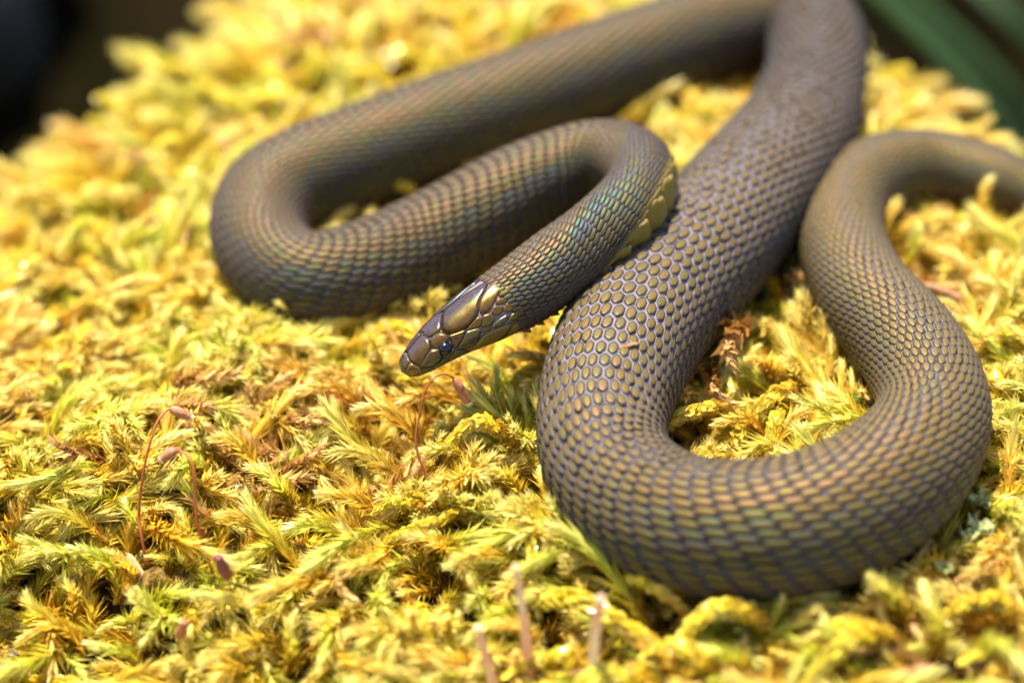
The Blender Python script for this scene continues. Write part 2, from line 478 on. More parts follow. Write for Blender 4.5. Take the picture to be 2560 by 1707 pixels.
# gentle smoothing of the line
k = np.exp(-np.linspace(-2, 2, 41) ** 2); k /= k.sum()
for c in range(5):
    pad = np.r_[2 * curve[0, c] - curve[20:0:-1, c], curve[:, c], 2 * curve[-1, c] - curve[-2:-22:-1, c]]
    curve[:, c] = np.convolve(pad, k, 'valid')
arc = np.r_[0, np.cumsum(np.linalg.norm(np.diff(curve[:, :3], axis=0), axis=1))]
LEN = arc[-1]
PATH = curve[:, :3]; RAD = curve[:, 3]
TAN = smoothnorm(np.gradient(PATH, axis=0))
UP = np.tile([0, 0, 1.0], (len(PATH), 1)); UP = smoothnorm(UP - TAN * (UP * TAN).sum(1, keepdims=True))
SIDE = np.cross(TAN, UP)
rr = np.radians(curve[:, 4])[:, None]
UP, SIDE = UP * np.cos(rr) + SIDE * np.sin(rr), SIDE * np.cos(rr) - UP * np.sin(rr)

def at_arc(s, A): return np.stack([np.interp(s, arc, A[:, k]) for k in range(3)], -1)

HEAD = 11.6   # arc length of the head
def section(s):
    """half width, top and bottom half heights at arc length s"""
    r = np.interp(s, arc, RAD)
    x = np.clip(np.asarray(s, float) / HEAD, 0, 1)
    a = np.interp(x, [0, .03, .08, .18, .32, .5, .7, .85, 1], [.02, .98, 1.4, 1.8, 2.25, 2.62, 2.85, 2.9, 2.9])
    bt = np.interp(x, [0, .03, .08, .18, .32, .5, .7, .85, 1], [.02, .70, 1.05, 1.45, 1.85, 2.25, 2.6, 2.75, 2.85])
    bb = np.interp(x, [0, .03, .08, .18, .32, .5, .7, .85, 1], [.02, .65, .95, 1.2, 1.45, 1.8, 2.25, 2.55, 2.75])
    f = np.clip((np.asarray(s, float) - HEAD * .75) / (HEAD * .5), 0, 1); f = f * f * (3 - 2 * f)
    a2, b2 = r * 1.03, r * 0.96
    return a * (1 - f) + a2 * f, bt * (1 - f) + b2 * f, bb * (1 - f) + b2 * f

def surf(s, v):
    """points and outward normals on the smooth body: v = 0 at the back, pi at the belly"""
    s = np.asarray(s, float); v = np.asarray(v, float)
    C, U, Sd = at_arc(s, PATH), at_arc(s, UP), at_arc(s, SIDE)
    a, bt, bb = section(s)
    e = 0.92
    sv, cv = np.sin(v), np.cos(v)
    sx = np.sign(sv) * np.abs(sv) ** e; cz = np.sign(cv) * np.abs(cv) ** e
    b = np.where(cv > 0, bt, bb)
    P = C + Sd * (a * sx)[..., None] + U * (b * cz)[..., None]
    Nn = smoothnorm(Sd * (sv / np.maximum(a, .05))[..., None] + U * (cv / np.maximum(b, .05))[..., None])
    return P, Nn

snake = empty('snake', (PATH[1300][0], PATH[1300][1], PATH[1300][2] - RAD[1300]))
tag(snake, 'brown olive-scaled snake with iridescent sheen lying in loops on yellow moss', 'snake')

# -- body: every scale is a raised, rounded cell of one continuous mesh
ND = 35                         # rows of scales round the back and flanks
NC = ND + 1
VENT = math.radians(66)
def warp(kk):
    """lattice coordinate (0..ND + 1) to angle round the body, back at ND / 2"""
    kk = np.mod(np.asarray(kk, float), float(NC))
    u = (kk - ND / 2) / (ND / 2)
    half = math.pi - VENT / 2
    g = (u + 0.10 * np.sin(np.pi * u) / np.pi) * half
    vv = np.where(kk <= ND, g, half + (kk - ND) * VENT)
    return vv
rows = [9.3]
while rows[-1] < LEN - 1.2:
    r = float(np.interp(rows[-1], arc, RAD))
    step = max(0.12, 0.265 * r) * float(np.interp(rows[-1], [0, 11, 16, 34, 60], [.8, .85, 1.22, 1.22, 1.0]))
    rows.append(rows[-1] + step)
rows = np.array(rows)
RI = np.arange(len(rows))
vid, PV, PS = {}, [], []
attrs = {k: [] for k in ('scale_mask', 'scale_centre', 'scale_random', 'along_body', 'round_body')}
Kc, Rc, Hc = [], [], []
def add_v(kk, rw, h, m, c, rnd):
    Kc.append(kk); Rc.append(rw); Hc.append(h)
    attrs['scale_mask'].append(m); attrs['scale_centre'].append(c); attrs['scale_random'].append(rnd)
    return len(Kc) - 1
def shared(kk, rw):
    key = (round((kk % NC) * 16), round(rw * 48))
    if key not in vid:
        vid[key] = add_v(kk + random.uniform(-.07, .07), rw + random.uniform(-.06, .06), -0.035, 0.0, 0.0, 0.5)
    return vid[key]
FACES = []
g = 1 / 3
def cell(cen, poly, rnd, vent=False):
    poly = np.asarray(poly, float); cen = np.asarray(cen, float)
    bnd = []
    for i in range(len(poly)):
        p, q = poly[i], poly[(i + 1) % len(poly)]
        sub = 2
        for j in range(sub): bnd.append(p + (q - p) * j / sub)
    bnd = np.array(bnd); nb = len(bnd)
    rel = bnd - cen
    s_here = float(np.interp(cen[1], RI, rows))
    ang = np.arctan2(rel[:, 1] / .62, rel[:, 0] / .5)
    if not vent:
        ell = np.stack([np.cos(ang) * (.42 if not .53 < s_here / LEN < .66 else .46), np.sin(ang) * .62], 1)
        rnd_rel = rel * .42 + ell * .58
    else:
        rnd_rel = rel
    gap = np.interp(s_here / LEN, [0, .4, .50, .57, .62, .66, .76, .83, 1.], [.90, .90, .89, .86, .86, .89, .89, .89, .92]) if not vent else .94
    jit = 1 + rnd * .08 - .05
    cen = cen + np.array([random.uniform(-.03, .03), random.uniform(-.03, .03)])
    ids = [[shared(*b) for b in bnd]]
    rings = ((min(gap * 1.09, .985), -.04, 0., 0., .8), (gap, .10, .7, .0, .35), (gap * .86, .15, 1., .3, .12), (gap * .5, .17, 1., .9, 0.))
    for (f, h, mk, ce, sq) in rings:
        rr_ = (rel * sq + rnd_rel * (1 - sq)) * f * jit
        ring = []
        for q in rr_:
            tilt = (0.55 if vent else 0.13) * q[1]
            ring.append(add_v(cen[0] + q[0], cen[1] + q[1], h + (tilt if mk > 0 else 0), mk, ce, rnd))
        ids.append(ring)
    c = add_v(cen[0], cen[1], .174, 1., 1., rnd)
    for a_, b_ in zip(ids[:-1], ids[1:]):
        for j in range(nb):
            l = (j + 1) % nb
            FACES.append((a_[j], a_[l], b_[l], b_[j]))
    for j in range(nb):
        FACES.append((ids[-1][j], ids[-1][(j + 1) % nb], c))
for j in range(1, len(rows) - 1):
    even = j % 2 == 0
    cents = np.arange(ND) + .5 if even else np.arange(ND - 1) + 1.0
    for cx in cents:
        L, R_ = cx - .5, cx + .5
        poly = [(R_, j - g)]
        if even and cx > ND - .6: poly.append((R_, j))
        poly += [(R_, j + g), (cx, j + 1 - g), (L, j + g)]
        if even and cx < .6: poly.append((L, j))
        poly += [(L, j - g), (cx, j - 1 + g)]
        cell((cx, j), poly, random.random())
    if not even:
        e_, w_ = NC, ND
        poly = [(e_ + .5, j - g), (e_ + .5, j + g), (e_, j + 1 - g), (e_, j + 1), (w_, j + 1), (w_, j + 1 - g), (w_ - .5, j + g), (w_ - .5, j - g),
                (w_, j - 1 + g), (w_, j - 1), (e_, j - 1), (e_, j - 1 + g)]
        cell((ND + .5, j), poly, random.random(), True)
Kc = np.array(Kc); Rc = np.array(Rc); Hc = np.array(Hc)
sv_ = np.interp(Rc, RI, rows)
vv_ = warp(Kc)
# rows slant back down the flanks behind the middle of the body
sv_ = sv_ + np.interp(sv_ / LEN, [0, .06, .16, .46, .54, .63, .70, 1], [.1, .1, .55, .55, .15, .15, .55, .4]) * np.interp(sv_, arc, RAD) * (np.sqrt(((vv_ + math.pi) % (2 * math.pi) - math.pi) ** 2 + .04) - .2) * .9
Pn, Nn = surf(sv_, vv_)
rloc = np.interp(sv_, arc, RAD)
BV = Pn + Nn * (Hc * rloc / 4.6 * np.interp(sv_ / LEN, [0, .5, .56, .63, .67, 1], [1.05, 1.05, .75, .75, 1.1, .95]))[:, None]
attrs['along_body'] = list(sv_ / LEN)
vabs = np.abs((vv_ + math.pi) % (2 * math.pi) - math.pi)
attrs['round_body'] = list(vabs / math.pi)
nbody = len(BV)
# -- head surface and the core that runs on under the first scales, in the same mesh
NU, NVv = 150, 160
su = HEAD * 1.12 * (np.linspace(0, 1, NU) ** 1.35); sv2 = np.linspace(-math.pi, math.pi, NVv, endpoint=False)
SG, VG = np.meshgrid(su, sv2, indexing='ij')
HP, HN = surf(SG.ravel(), VG.ravel())
# eye bulge, mouth line
va = np.abs(VG.ravel()); xg = SG.ravel() / HEAD
mouth = np.exp(-((va - (1.95 - .12 * xg)) / .035) ** 2) * (xg > .05) * (xg < .72)
HP = HP - HN * (mouth * 0.22)[:, None]
shrink = np.clip((SG.ravel() - 9.6) / 1.5, 0, 1)
HPm = HP - HN * (0.02 + shrink * .3)[:, None]
hv0 = nbody
HF = []
for i in range(NU - 1):
    for j in range(NVv):
        l = (j + 1) % NVv
        HF.append((i * NVv + j, (i + 1) * NVv + j, (i + 1) * NVv + l, i * NVv + l))
BV = np.vstack([BV, HPm])
FACES += [tuple(hv0 + q for q in f) for f in HF]
nh = len(HPm)
attrs['scale_mask'] += list(np.where(va > 1.75, .75, .05)); attrs['scale_centre'] += list(np.where(va > 1.75, .9, .0))
attrs['scale_random'] += [.5] * nh; attrs['along_body'] += [0.59] * nh; attrs['round_body'] += list(np.where(va > 1.9, .78, .4))
body = child('body', BV, FACES, M['snake'], snake, attrs=attrs)

# -- head plates
bvh = BVHTree.FromPolygons([tuple(v) for v in HP], HF)
def zpx(zx, zy): return 900 + zx / 3.92, 600 + zy / 3.92      # enlarged view of the head -> photo pixels
HC = at_arc(np.array([5.5]), PATH)[0]
def head_uv(zx, zy):
    px, py = zpx(zx, zy)
    tx, ty = zpx(950, 900)
    for f in np.linspace(0, .6, 61):
        d = ray(px + (tx - px) * f, py + (ty - py) * f)
        hit = bvh.ray_cast(Vector(cam_loc), Vector(d))
        if hit[0] is not None:
            fi = hit[2]; i, j = divmod(fi, NVv)
            # refine inside the quad
            a_, b_, c_ = HP[i * NVv + j], HP[(i + 1) * NVv + j], HP[i * NVv + (j + 1) % NVv]
            h = np.array(hit[0]) - a_
            e1, e2 = b_ - a_, c_ - a_
            G = np.array([[e1 @ e1, e1 @ e2], [e1 @ e2, e2 @ e2]]); q = np.linalg.solve(G + np.eye(2) * 1e-12, [h @ e1, h @ e2])
            return np.array([su[i] + q[0] * (su[i + 1] - su[i]), sv2[j] + q[1] * (sv2[1] - sv2[0])])
    return None
PLATES = [  # (kind of join with the middle line, tone, corners in the enlarged view)
    ('mid', 0.0, [(815, 722), (950, 606), (1100, 497), (1235, 412), (1268, 432), (1203, 522), (1168, 600), (1166, 690), (1140, 750), (1090, 812), (1030, 878), (870, 935), (800, 882), (797, 800)]),
    ('sym', 0.0, [(812, 722), (795, 800), (788, 903), (735, 930), (684, 960), (620, 935), (572, 890)]),
    ('side', 0.0, [(690, 978), (735, 940), (792, 912), (852, 940), (862, 990), (815, 1015), (770, 1060), (745, 1070), (702, 1045)]),
    ('mid', 0.0, [(570, 905), (620, 940), (680, 970), (694, 1060), (640, 1150), (592, 1240), (540, 1225), (490, 1180), (447, 1100), (500, 1005)]),
    ('mid', 0.0, [(436, 1110), (462, 1150), (490, 1195), (470, 1230), (428, 1285), (395, 1240), (400, 1165)]),
    ('side', 0.35, [(492, 1205), (545, 1232), (590, 1252), (602, 1330), (545, 1368), (470, 1345), (436, 1290), (470, 1240)]),
    ('side', 0.0, [(600, 1240), (642, 1160), (694, 1085), (745, 1078), (772, 1075), (790, 1118), (805, 1148), (760, 1190), (700, 1232), (640, 1248)]),
    ('side', 0.1, [(612, 1262), (650, 1252), (700, 1244), (722, 1300), (690, 1345), (604, 1330)]),
    ('side', 0.1, [(708, 1242), (770, 1196), (815, 1160), (856, 1155), (858, 1235), (800, 1275), (732, 1300)]),
    ('side', 0.3, [(868, 1155), (900, 1120), (922, 1085), (1030, 1082), (1075, 1128), (980, 1190), (900, 1235), (866, 1225)]),
    ('side', 0.0, [(868, 942), (950, 915), (1032, 885), (1005, 960), (955, 1040), (930, 1062), (908, 1040), (898, 990)]),
    ('side', 0.12, [(1042, 900), (1110, 880), (1180, 860), (1182, 915), (1110, 1030), (1030, 1072), (945, 1062), (1000, 985)]),
    ('side', 0.12, [(1046, 880), (1100, 815), (1152, 757), (1202, 762), (1180, 845), (1110, 872)]),
    ('side', 0.15, [(1210, 742), (1278, 722), (1318, 772), (1290, 828), (1192, 850)]),
    ('side', 0.05, [(1176, 602), (1220, 522), (1298, 415), (1388, 412), (1392, 450), (1360, 520), (1312, 610), (1270, 690), (1210, 732), (1168, 715)]),
    ('side', 0.15, [(1392, 465), (1500, 446), (1508, 500), (1440, 552), (1362, 555)]),
    ('side', 0.15, [(1352, 577), (1442, 565), (1438, 610), (1342, 634), (1326, 612)]),
    ('side', 0.2, [(1312, 652), (1400, 645), (1396, 700), (1340, 745), (1286, 715)]),
    ('side', 0.2, [(1472, 542), (1548, 522), (1560, 578), (1500, 600)]),
    ('side', 0.25, [(1432, 622), (1530, 605), (1540, 660), (1442, 710), (1412, 690)]),
    ('side', 0.3, [(1302, 832), (1370, 775), (1440, 732), (1448, 770), (1380, 850), (1292, 862)]),
    ('side', 0.15, [(1197, 872), (1272, 838), (1278, 880), (1192, 915)]),
    ('side', 0.75, [(1190, 945), (1290, 885), (1400, 842), (1498, 812), (1470, 880), (1310, 1005), (1180, 1080), (1090, 1098), (1068, 1085), (1120, 1040)]),
    ('side', 0.4, [(1472, 742), (1590, 662), (1600, 700), (1530, 780), (1462, 790)]),
    ('side', 0.8, [(1100, 1120), (1200, 1085), (1320, 1015), (1470, 905), (1520, 880), (1440, 965), (1270, 1065), (1120, 1135)]),
    ('side', 0.55, [(905, 1250), (990, 1200), (1085, 1145), (1110, 1142), (1000, 1215), (920, 1248)]),
]
def plate(uv, tone, sgn=1):
    uv = np.array(uv)
    # resample the outline
    nb = 36
    q = np.vstack([uv, uv[:1]]); sc = np.array([1.0, 2.3])
    d = np.r_[0, np.cumsum(np.linalg.norm(np.diff(q * sc, axis=0), axis=1))]
    s = np.linspace(0, d[-1], nb, endpoint=False)
    b = np.stack([np.interp(s, d, q[:, 0]), np.interp(s, d, q[:, 1])], 1)
    b = .25 * np.roll(b, 1, 0) + .5 * b + .25 * np.roll(b, -1, 0)
    c = b.mean(0)
    ext_ = np.linalg.norm((b - c) * sc, axis=1).mean()
    edge = min(.07, .03 / max(ext_, .1)) - (.035 if ext_ > .9 else .12)
    V, F, TN = [], [], []
    uvs, hs = [], []
    for f, h in ((1.0 - edge * .55, -.04), (1.0 - edge * .75, .035), (1 - edge * 1.8, .07), (.75, .085), (.4, .092)):
        for k_ in range(nb):
            uvs.append(c + (b[k_] - c) * f); hs.append(h)
    uvs.append(c); hs.append(.095)
    uvs = np.array(uvs); hs = np.array(hs) * min(1.0, ext_ / .55)
    P, Nm = surf(uvs[:, 0], uvs[:, 1] * sgn)
    V = P + Nm * hs[:, None]
    for r_ in range(4):
        for k_ in range(nb):
            l = (k_ + 1) % nb
            f = (r_ * nb + k_, r_ * nb + l, (r_ + 1) * nb + l, (r_ + 1) * nb + k_)
            F.append(f)
    for k_ in range(nb): F.append((4 * nb + k_, 4 * nb + (k_ + 1) % nb, 5 * nb))
    # orientation
    fn = np.cross(V[F[0][1]] - V[F[0][0]], V[F[0][2]] - V[F[0][0]])
    i0 = F[-1]; fn = np.cross(V[i0[1]] - V[i0[0]], V[i0[2]] - V[i0[0]])
    if fn @ Nm[-1] < 0: F = [tuple(reversed(f)) for f in F]
    child('head_scale', V, F, M['plate'], snake, attrs={'tone': [tone] * len(V), 'round_head': np.abs(uvs[:, 1]) / 2.2})
vis_side = None
for kind_, tone, poly in PLATES:
    uv = [head_uv(*p) for p in poly]
    uv = [q for q in uv if q is not None]
    if len(uv) < 3: continue
    uv = np.array(uv)
    if vis_side is None: vis_side = np.sign(np.median(uv[:, 1]))
    if kind_ == 'mid':
        uv[:, 1] = np.where(uv[:, 1] * vis_side < .10, .02 * vis_side, uv[:, 1])
    if kind_ == 'sym':
        mirror = uv[::-1].copy(); mirror[:, 1] *= -1
        uv[0, 1] = uv[-1, 1] = 0
        plate(np.vstack([uv, mirror[1:-1]]), tone)
        continue
    plate(uv, tone); plate(uv * [1, -1], tone)
# eyes
ec = head_uv(838, 1065)
for sg in (1, -1):
    P, Nm = surf(np.array([ec[0]]), np.array([ec[1] * sg])); P, Nm = P[0], Nm[0]
    V, F = [], []; R_e = .58; cc = P - Nm * .08
    t1 = smoothnorm(np.cross(Nm, [0, 0, 1.])); t2 = np.cross(Nm, t1)
    nr, ns = 12, 28
    for i in range(nr + 1):
        a_ = math.radians(105) * i / nr
        for j in range(ns):
            b_ = 2 * math.pi * j / ns
            V.append(cc + R_e * (Nm * math.cos(a_) + (t1 * math.cos(b_) + t2 * math.sin(b_)) * math.sin(a_)))
    for i in range(nr):
        for j in range(ns):
            l = (j + 1) % ns
            F.append((i * ns + j, (i + 1) * ns + j, (i + 1) * ns + l, i * ns + l))
    child('eye', V, F, M['eye'], snake)
# nostrils: small dark rings set into the nasal scale
nc = head_uv(512, 1292)
for sg in (1, -1):
    P, Nm = surf(np.array([nc[0]]), np.array([nc[1] * sg])); P, Nm = P[0], Nm[0]
    t1 = smoothnorm(np.cross(Nm, [0, 0, 1.])); t2 = np.cross(Nm, t1)
    V, F = [], []
    for j in range(20):
        b_ = 2 * math.pi * j / 20; d = t1 * math.cos(b_) + t2 * math.sin(b_)
        for rad, h in ((.22, .06), (.16, .11), (.09, .10), (.03, .03)): V.append(P + d * rad + Nm * h)
    for j in range(20):
        l = (j + 1) % 20
        for q in range(3): F.append((j * 4 + q, j * 4 + q + 1, l * 4 + q + 1, l * 4 + q))
    child('nostril', V, F, M['flake'], snake)

# ------------------------------------------------------------------ moss shoots
def leaf_template(shape):
    """rows across a leaf: (t along, half width, hollow, lift)"""
    if shape == 'lance':
        return [(0, .55, .25), (.22, 1.0, .45), (.5, .62, .4), (.78, .22, .2), (1.0, .0, 0)]
    return [(0, .6, .3), (.3, 1.0, .75), (.65, .8, .8), (.88, .35, .4), (1.0, .0, 0)]

class Shoot:
    def __init__(self): self.V, self.F, self.A, self.R = [], [], [], []; self.SV, self.SF = [], []
    def add_leaf(self, p, axis, out, length, width, angle, recurve, shape, along, rnd, twist=0.0):
        side = np.cross(axis, out)
        rows_ = leaf_template(shape); i0 = len(self.V)
        pos = np.array(p, float); prev = 0.0
        for (t_, hw, hol) in rows_:
            a_ = angle + recurve * t_
            d = axis * math.cos(a_) + out * math.sin(a_)
            pos = pos + d * (t_ - prev) * length; prev = t_
            nrm = out * math.cos(a_) - axis * math.sin(a_)
            sd = side * math.cos(twist * t_) + nrm * math.sin(twist * t_)
            if hw > 0:
                up_ = nrm * (-hol * hw * width * .8)
                self.V += [pos - sd * hw * width + up_, pos - nrm * 0 , pos + sd * hw * width + up_]
                k_ = 3
            else:
                self.V.append(pos); k_ = 1
            self.A += [along] * k_; self.R += [rnd] * k_
        for q in range(len(rows_) - 2):
            b = i0 + q * 3
            self.F += [(b, b + 1, b + 4, b + 3), (b + 1, b + 2, b + 5, b + 4)]
        b = i0 + (len(rows_) - 2) * 3
        self.F += [(b, b + 1, b + 3), (b + 1, b + 2, b + 3)]
    def axis(self, path, n_leaf, length, width, a_base, a_tip, recurve, shape, rr, core=.25, taper=True, along0=0.0, along1=1.0, jitter=.15, tipfan=True):
        path = np.asarray(path, float)
        d = np.r_[0, np.cumsum(np.linalg.norm(np.diff(path, axis=0), axis=1))]
        T_, N_, B_ = frames(path)
        V_, F_ = tube(path, np.linspace(core * .5, core * .25, len(path)), 5)
        o = len(self.SV); self.SV += list(V_); self.SF += [tuple(o + q for q in f) for f in F_]
        for i in range(n_leaf):
            u = (i + .5) / n_leaf; u = u ** .9
            s = u * d[-1]
            p = np.array([np.interp(s, d, path[:, c]) for c in range(3)])
            ax = smoothnorm(np.array([np.interp(s, d, T_[:, c]) for c in range(3)]))
            n1 = np.array([np.interp(s, d, N_[:, c]) for c in range(3)]); n1 = smoothnorm(n1 - ax * (n1 @ ax)); n2 = np.cross(ax, n1)
            ph = i * 2.39996 + rr.normal(0, .12)
            out = n1 * math.cos(ph) + n2 * math.sin(ph)
            env = min(1.0, .65 + u * 1.6) * (1 - (max(0, u - .72) / .28) ** 2 * .45 if taper else 1)
            ang = a_base + (a_tip - a_base) * u ** 1.5 + rr.normal(0, jitter)
            L_ = length * env * rr.uniform(.82, 1.15); w_ = width * env * rr.uniform(.85, 1.15)
            self.add_leaf(p + out * core * .4 * env, ax, out, L_, w_, ang, recurve + rr.normal(0, .12), shape, along0 + (along1 - along0) * u, rr.random(), rr.normal(0, .3))
    def build(self, name, mat, link=False):
        o = mesh_obj(name, self.V, self.F, mat, attrs={'along': self.A, 'leaf_random': self.R}, link=link)
        return o
    def joined(self, name, mat, link=False):
        """leaves and stem in one mesh, for the carpet"""
        o = len(self.V); V_ = self.V + self.SV; F_ = self.F + [tuple(o + q for q in f) for f in self.SF]
        A_ = self.A + [0.0] * len(self.SV); R_ = self.R + [.4] * len(self.SV)
        return mesh_obj(name, V_, F_, mat, attrs={'along': A_, 'leaf_random': R_}, link=link)

def spine(length, bow, hook, n=18, wob=0.0, rr=None):
    t_ = np.linspace(0, 1, n)
    x = bow * length * 4 * t_ * (1 - t_) * .5
    z = t_ * length
    P = np.stack([x, np.zeros(n), z], 1)
    if hook:
        h = np.clip((t_ - .62) / .38, 0, 1) ** 2
        P[:, 0] -= hook * length * h * .30; P[:, 2] -= abs(hook) * length * h * .10
    if wob: P[:, 1] += wob * length * np.sin(t_ * 5 + rr.uniform(0, 6)) * t_
    return P

LSH = 8.0
PROTO = {}
def make_protos():
    for i in range(9):
        rr = np.random.default_rng(100 + i); sh = Shoot()
        sh.axis(spine(LSH, rr.uniform(.05, .35), rr.uniform(-.2, .5), wob=.05, rr=rr), 185, rr.uniform(1.5, 2.1), rr.uniform(.115, .165), rr.uniform(.42, .66), rr.uniform(.14, .26), rr.uniform(-.25, .12), 'lance', rr, .42)
        PROTO['feather_%d' % i] = (sh, 'feather')
    for i in range(4):        # branched feathery fronds
        rr = np.random.default_rng(140 + i); sh = Shoot()
        sp = spine(LSH, rr.uniform(.1, .3), .2, wob=.04, rr=rr)
        sh.axis(sp, 110, 1.5, .135, .6, .2, 0, 'lance', rr, .3)
        for b in range(6):
            u = .18 + b * .11; k_ = int(u * 17); sg = 1 if b % 2 else -1
            L_ = LSH * rr.uniform(.32, .5) * (1 - u * .3)
            d = smoothnorm(np.array([rr.uniform(-.1, .35), sg * rr.uniform(.65, .95), .75]))
            q = np.linspace(0, 1, 10)[:, None]
            br = sp[k_] + d * L_ * q + np.array([0, -sg * .25 * L_, .25 * L_]) * q ** 2 * .6
            sh.axis(br, 60, 1.2, .125, .6, .2, 0, 'lance', rr, .24, along0=u * .7, along1=1.0)
        PROTO['frond_%d' % i] = (sh, 'feather')
    for i in range(6):
        rr = np.random.default_rng(180 + i); sh = Shoot()
        sh.axis(spine(LSH, rr.uniform(.05, .3), rr.uniform(.2, .8), wob=.05, rr=rr), 84, rr.uniform(1.3, 1.6), rr.uniform(.48, .62), .62, .25, rr.uniform(-1.15, -.8), 'ovate', rr, .75, jitter=.12)
        PROTO['plump_%d' % i] = (sh, 'plump')
    for i in range(4):
        rr = np.random.default_rng(220 + i); sh = Shoot()
        sh.axis(spine(LSH, rr.uniform(-.2, .4), rr.uniform(-.8, 1.0), wob=.12, rr=rr), 80, rr.uniform(1.0, 1.5), rr.uniform(.2, .3), .45, .3, rr.uniform(-.5, .5), 'lance', rr, .36, jitter=.3)
        PROTO['wither_%d' % i] = (sh, 'brown')
make_protos()
pnames = sorted(PROTO)
protos = bpy.data.collections.new('moss_shoot_kinds')          # not linked to the scene: only a source for the carpet
for nme in pnames:
    sh, mk = PROTO[nme]
    protos.objects.link(sh.joined(nme, M[mk]))
KINDS = {k: [i for i, nme in enumerate(pnames) if nme.startswith(k)] for k in ('feather', 'frond', 'plump', 'wither')}

# hero shoots: pixel of the tip and of the base, heights above the carpet, kind, thickness
def Z6(x, y): return x / 2.218, 1000 + y / 2.218
def Z7(x, y): return 700 + x / 3.357, 950 + y / 3.357
def ZB(x, y): return 1200 + x / 3.095, 1380 + y / 3.095
def Z4(x, y): return 1300 + x / 3.357, 600 + y / 3.357
def Z5(x, y): return 1300 + x / 1.867, 1000 + y / 1.867
F1 = ('bright yellow feathery moss shoot rising among the carpet near the red capsules', 'feathery moss shoots near the red capsules')
F2 = ('pale yellow-green feathery moss shoot fanned out below the snake head', 'feathery moss shoots below the snake head')
F3 = ('yellow feathery moss shoot inside the snake loop', 'feathery moss shoots inside the snake loop')
F4 = ('plump glossy moss shoot in front of the big snake loop', 'plump moss shoots in front of the snake loop')
F5 = ('blurred yellow moss shoot standing beside the snake tail', 'moss shoots beside the snake tail')
F6 = ('upright yellow moss shoot to the side of the big loop by the lichen', 'moss shoots by the lichen')
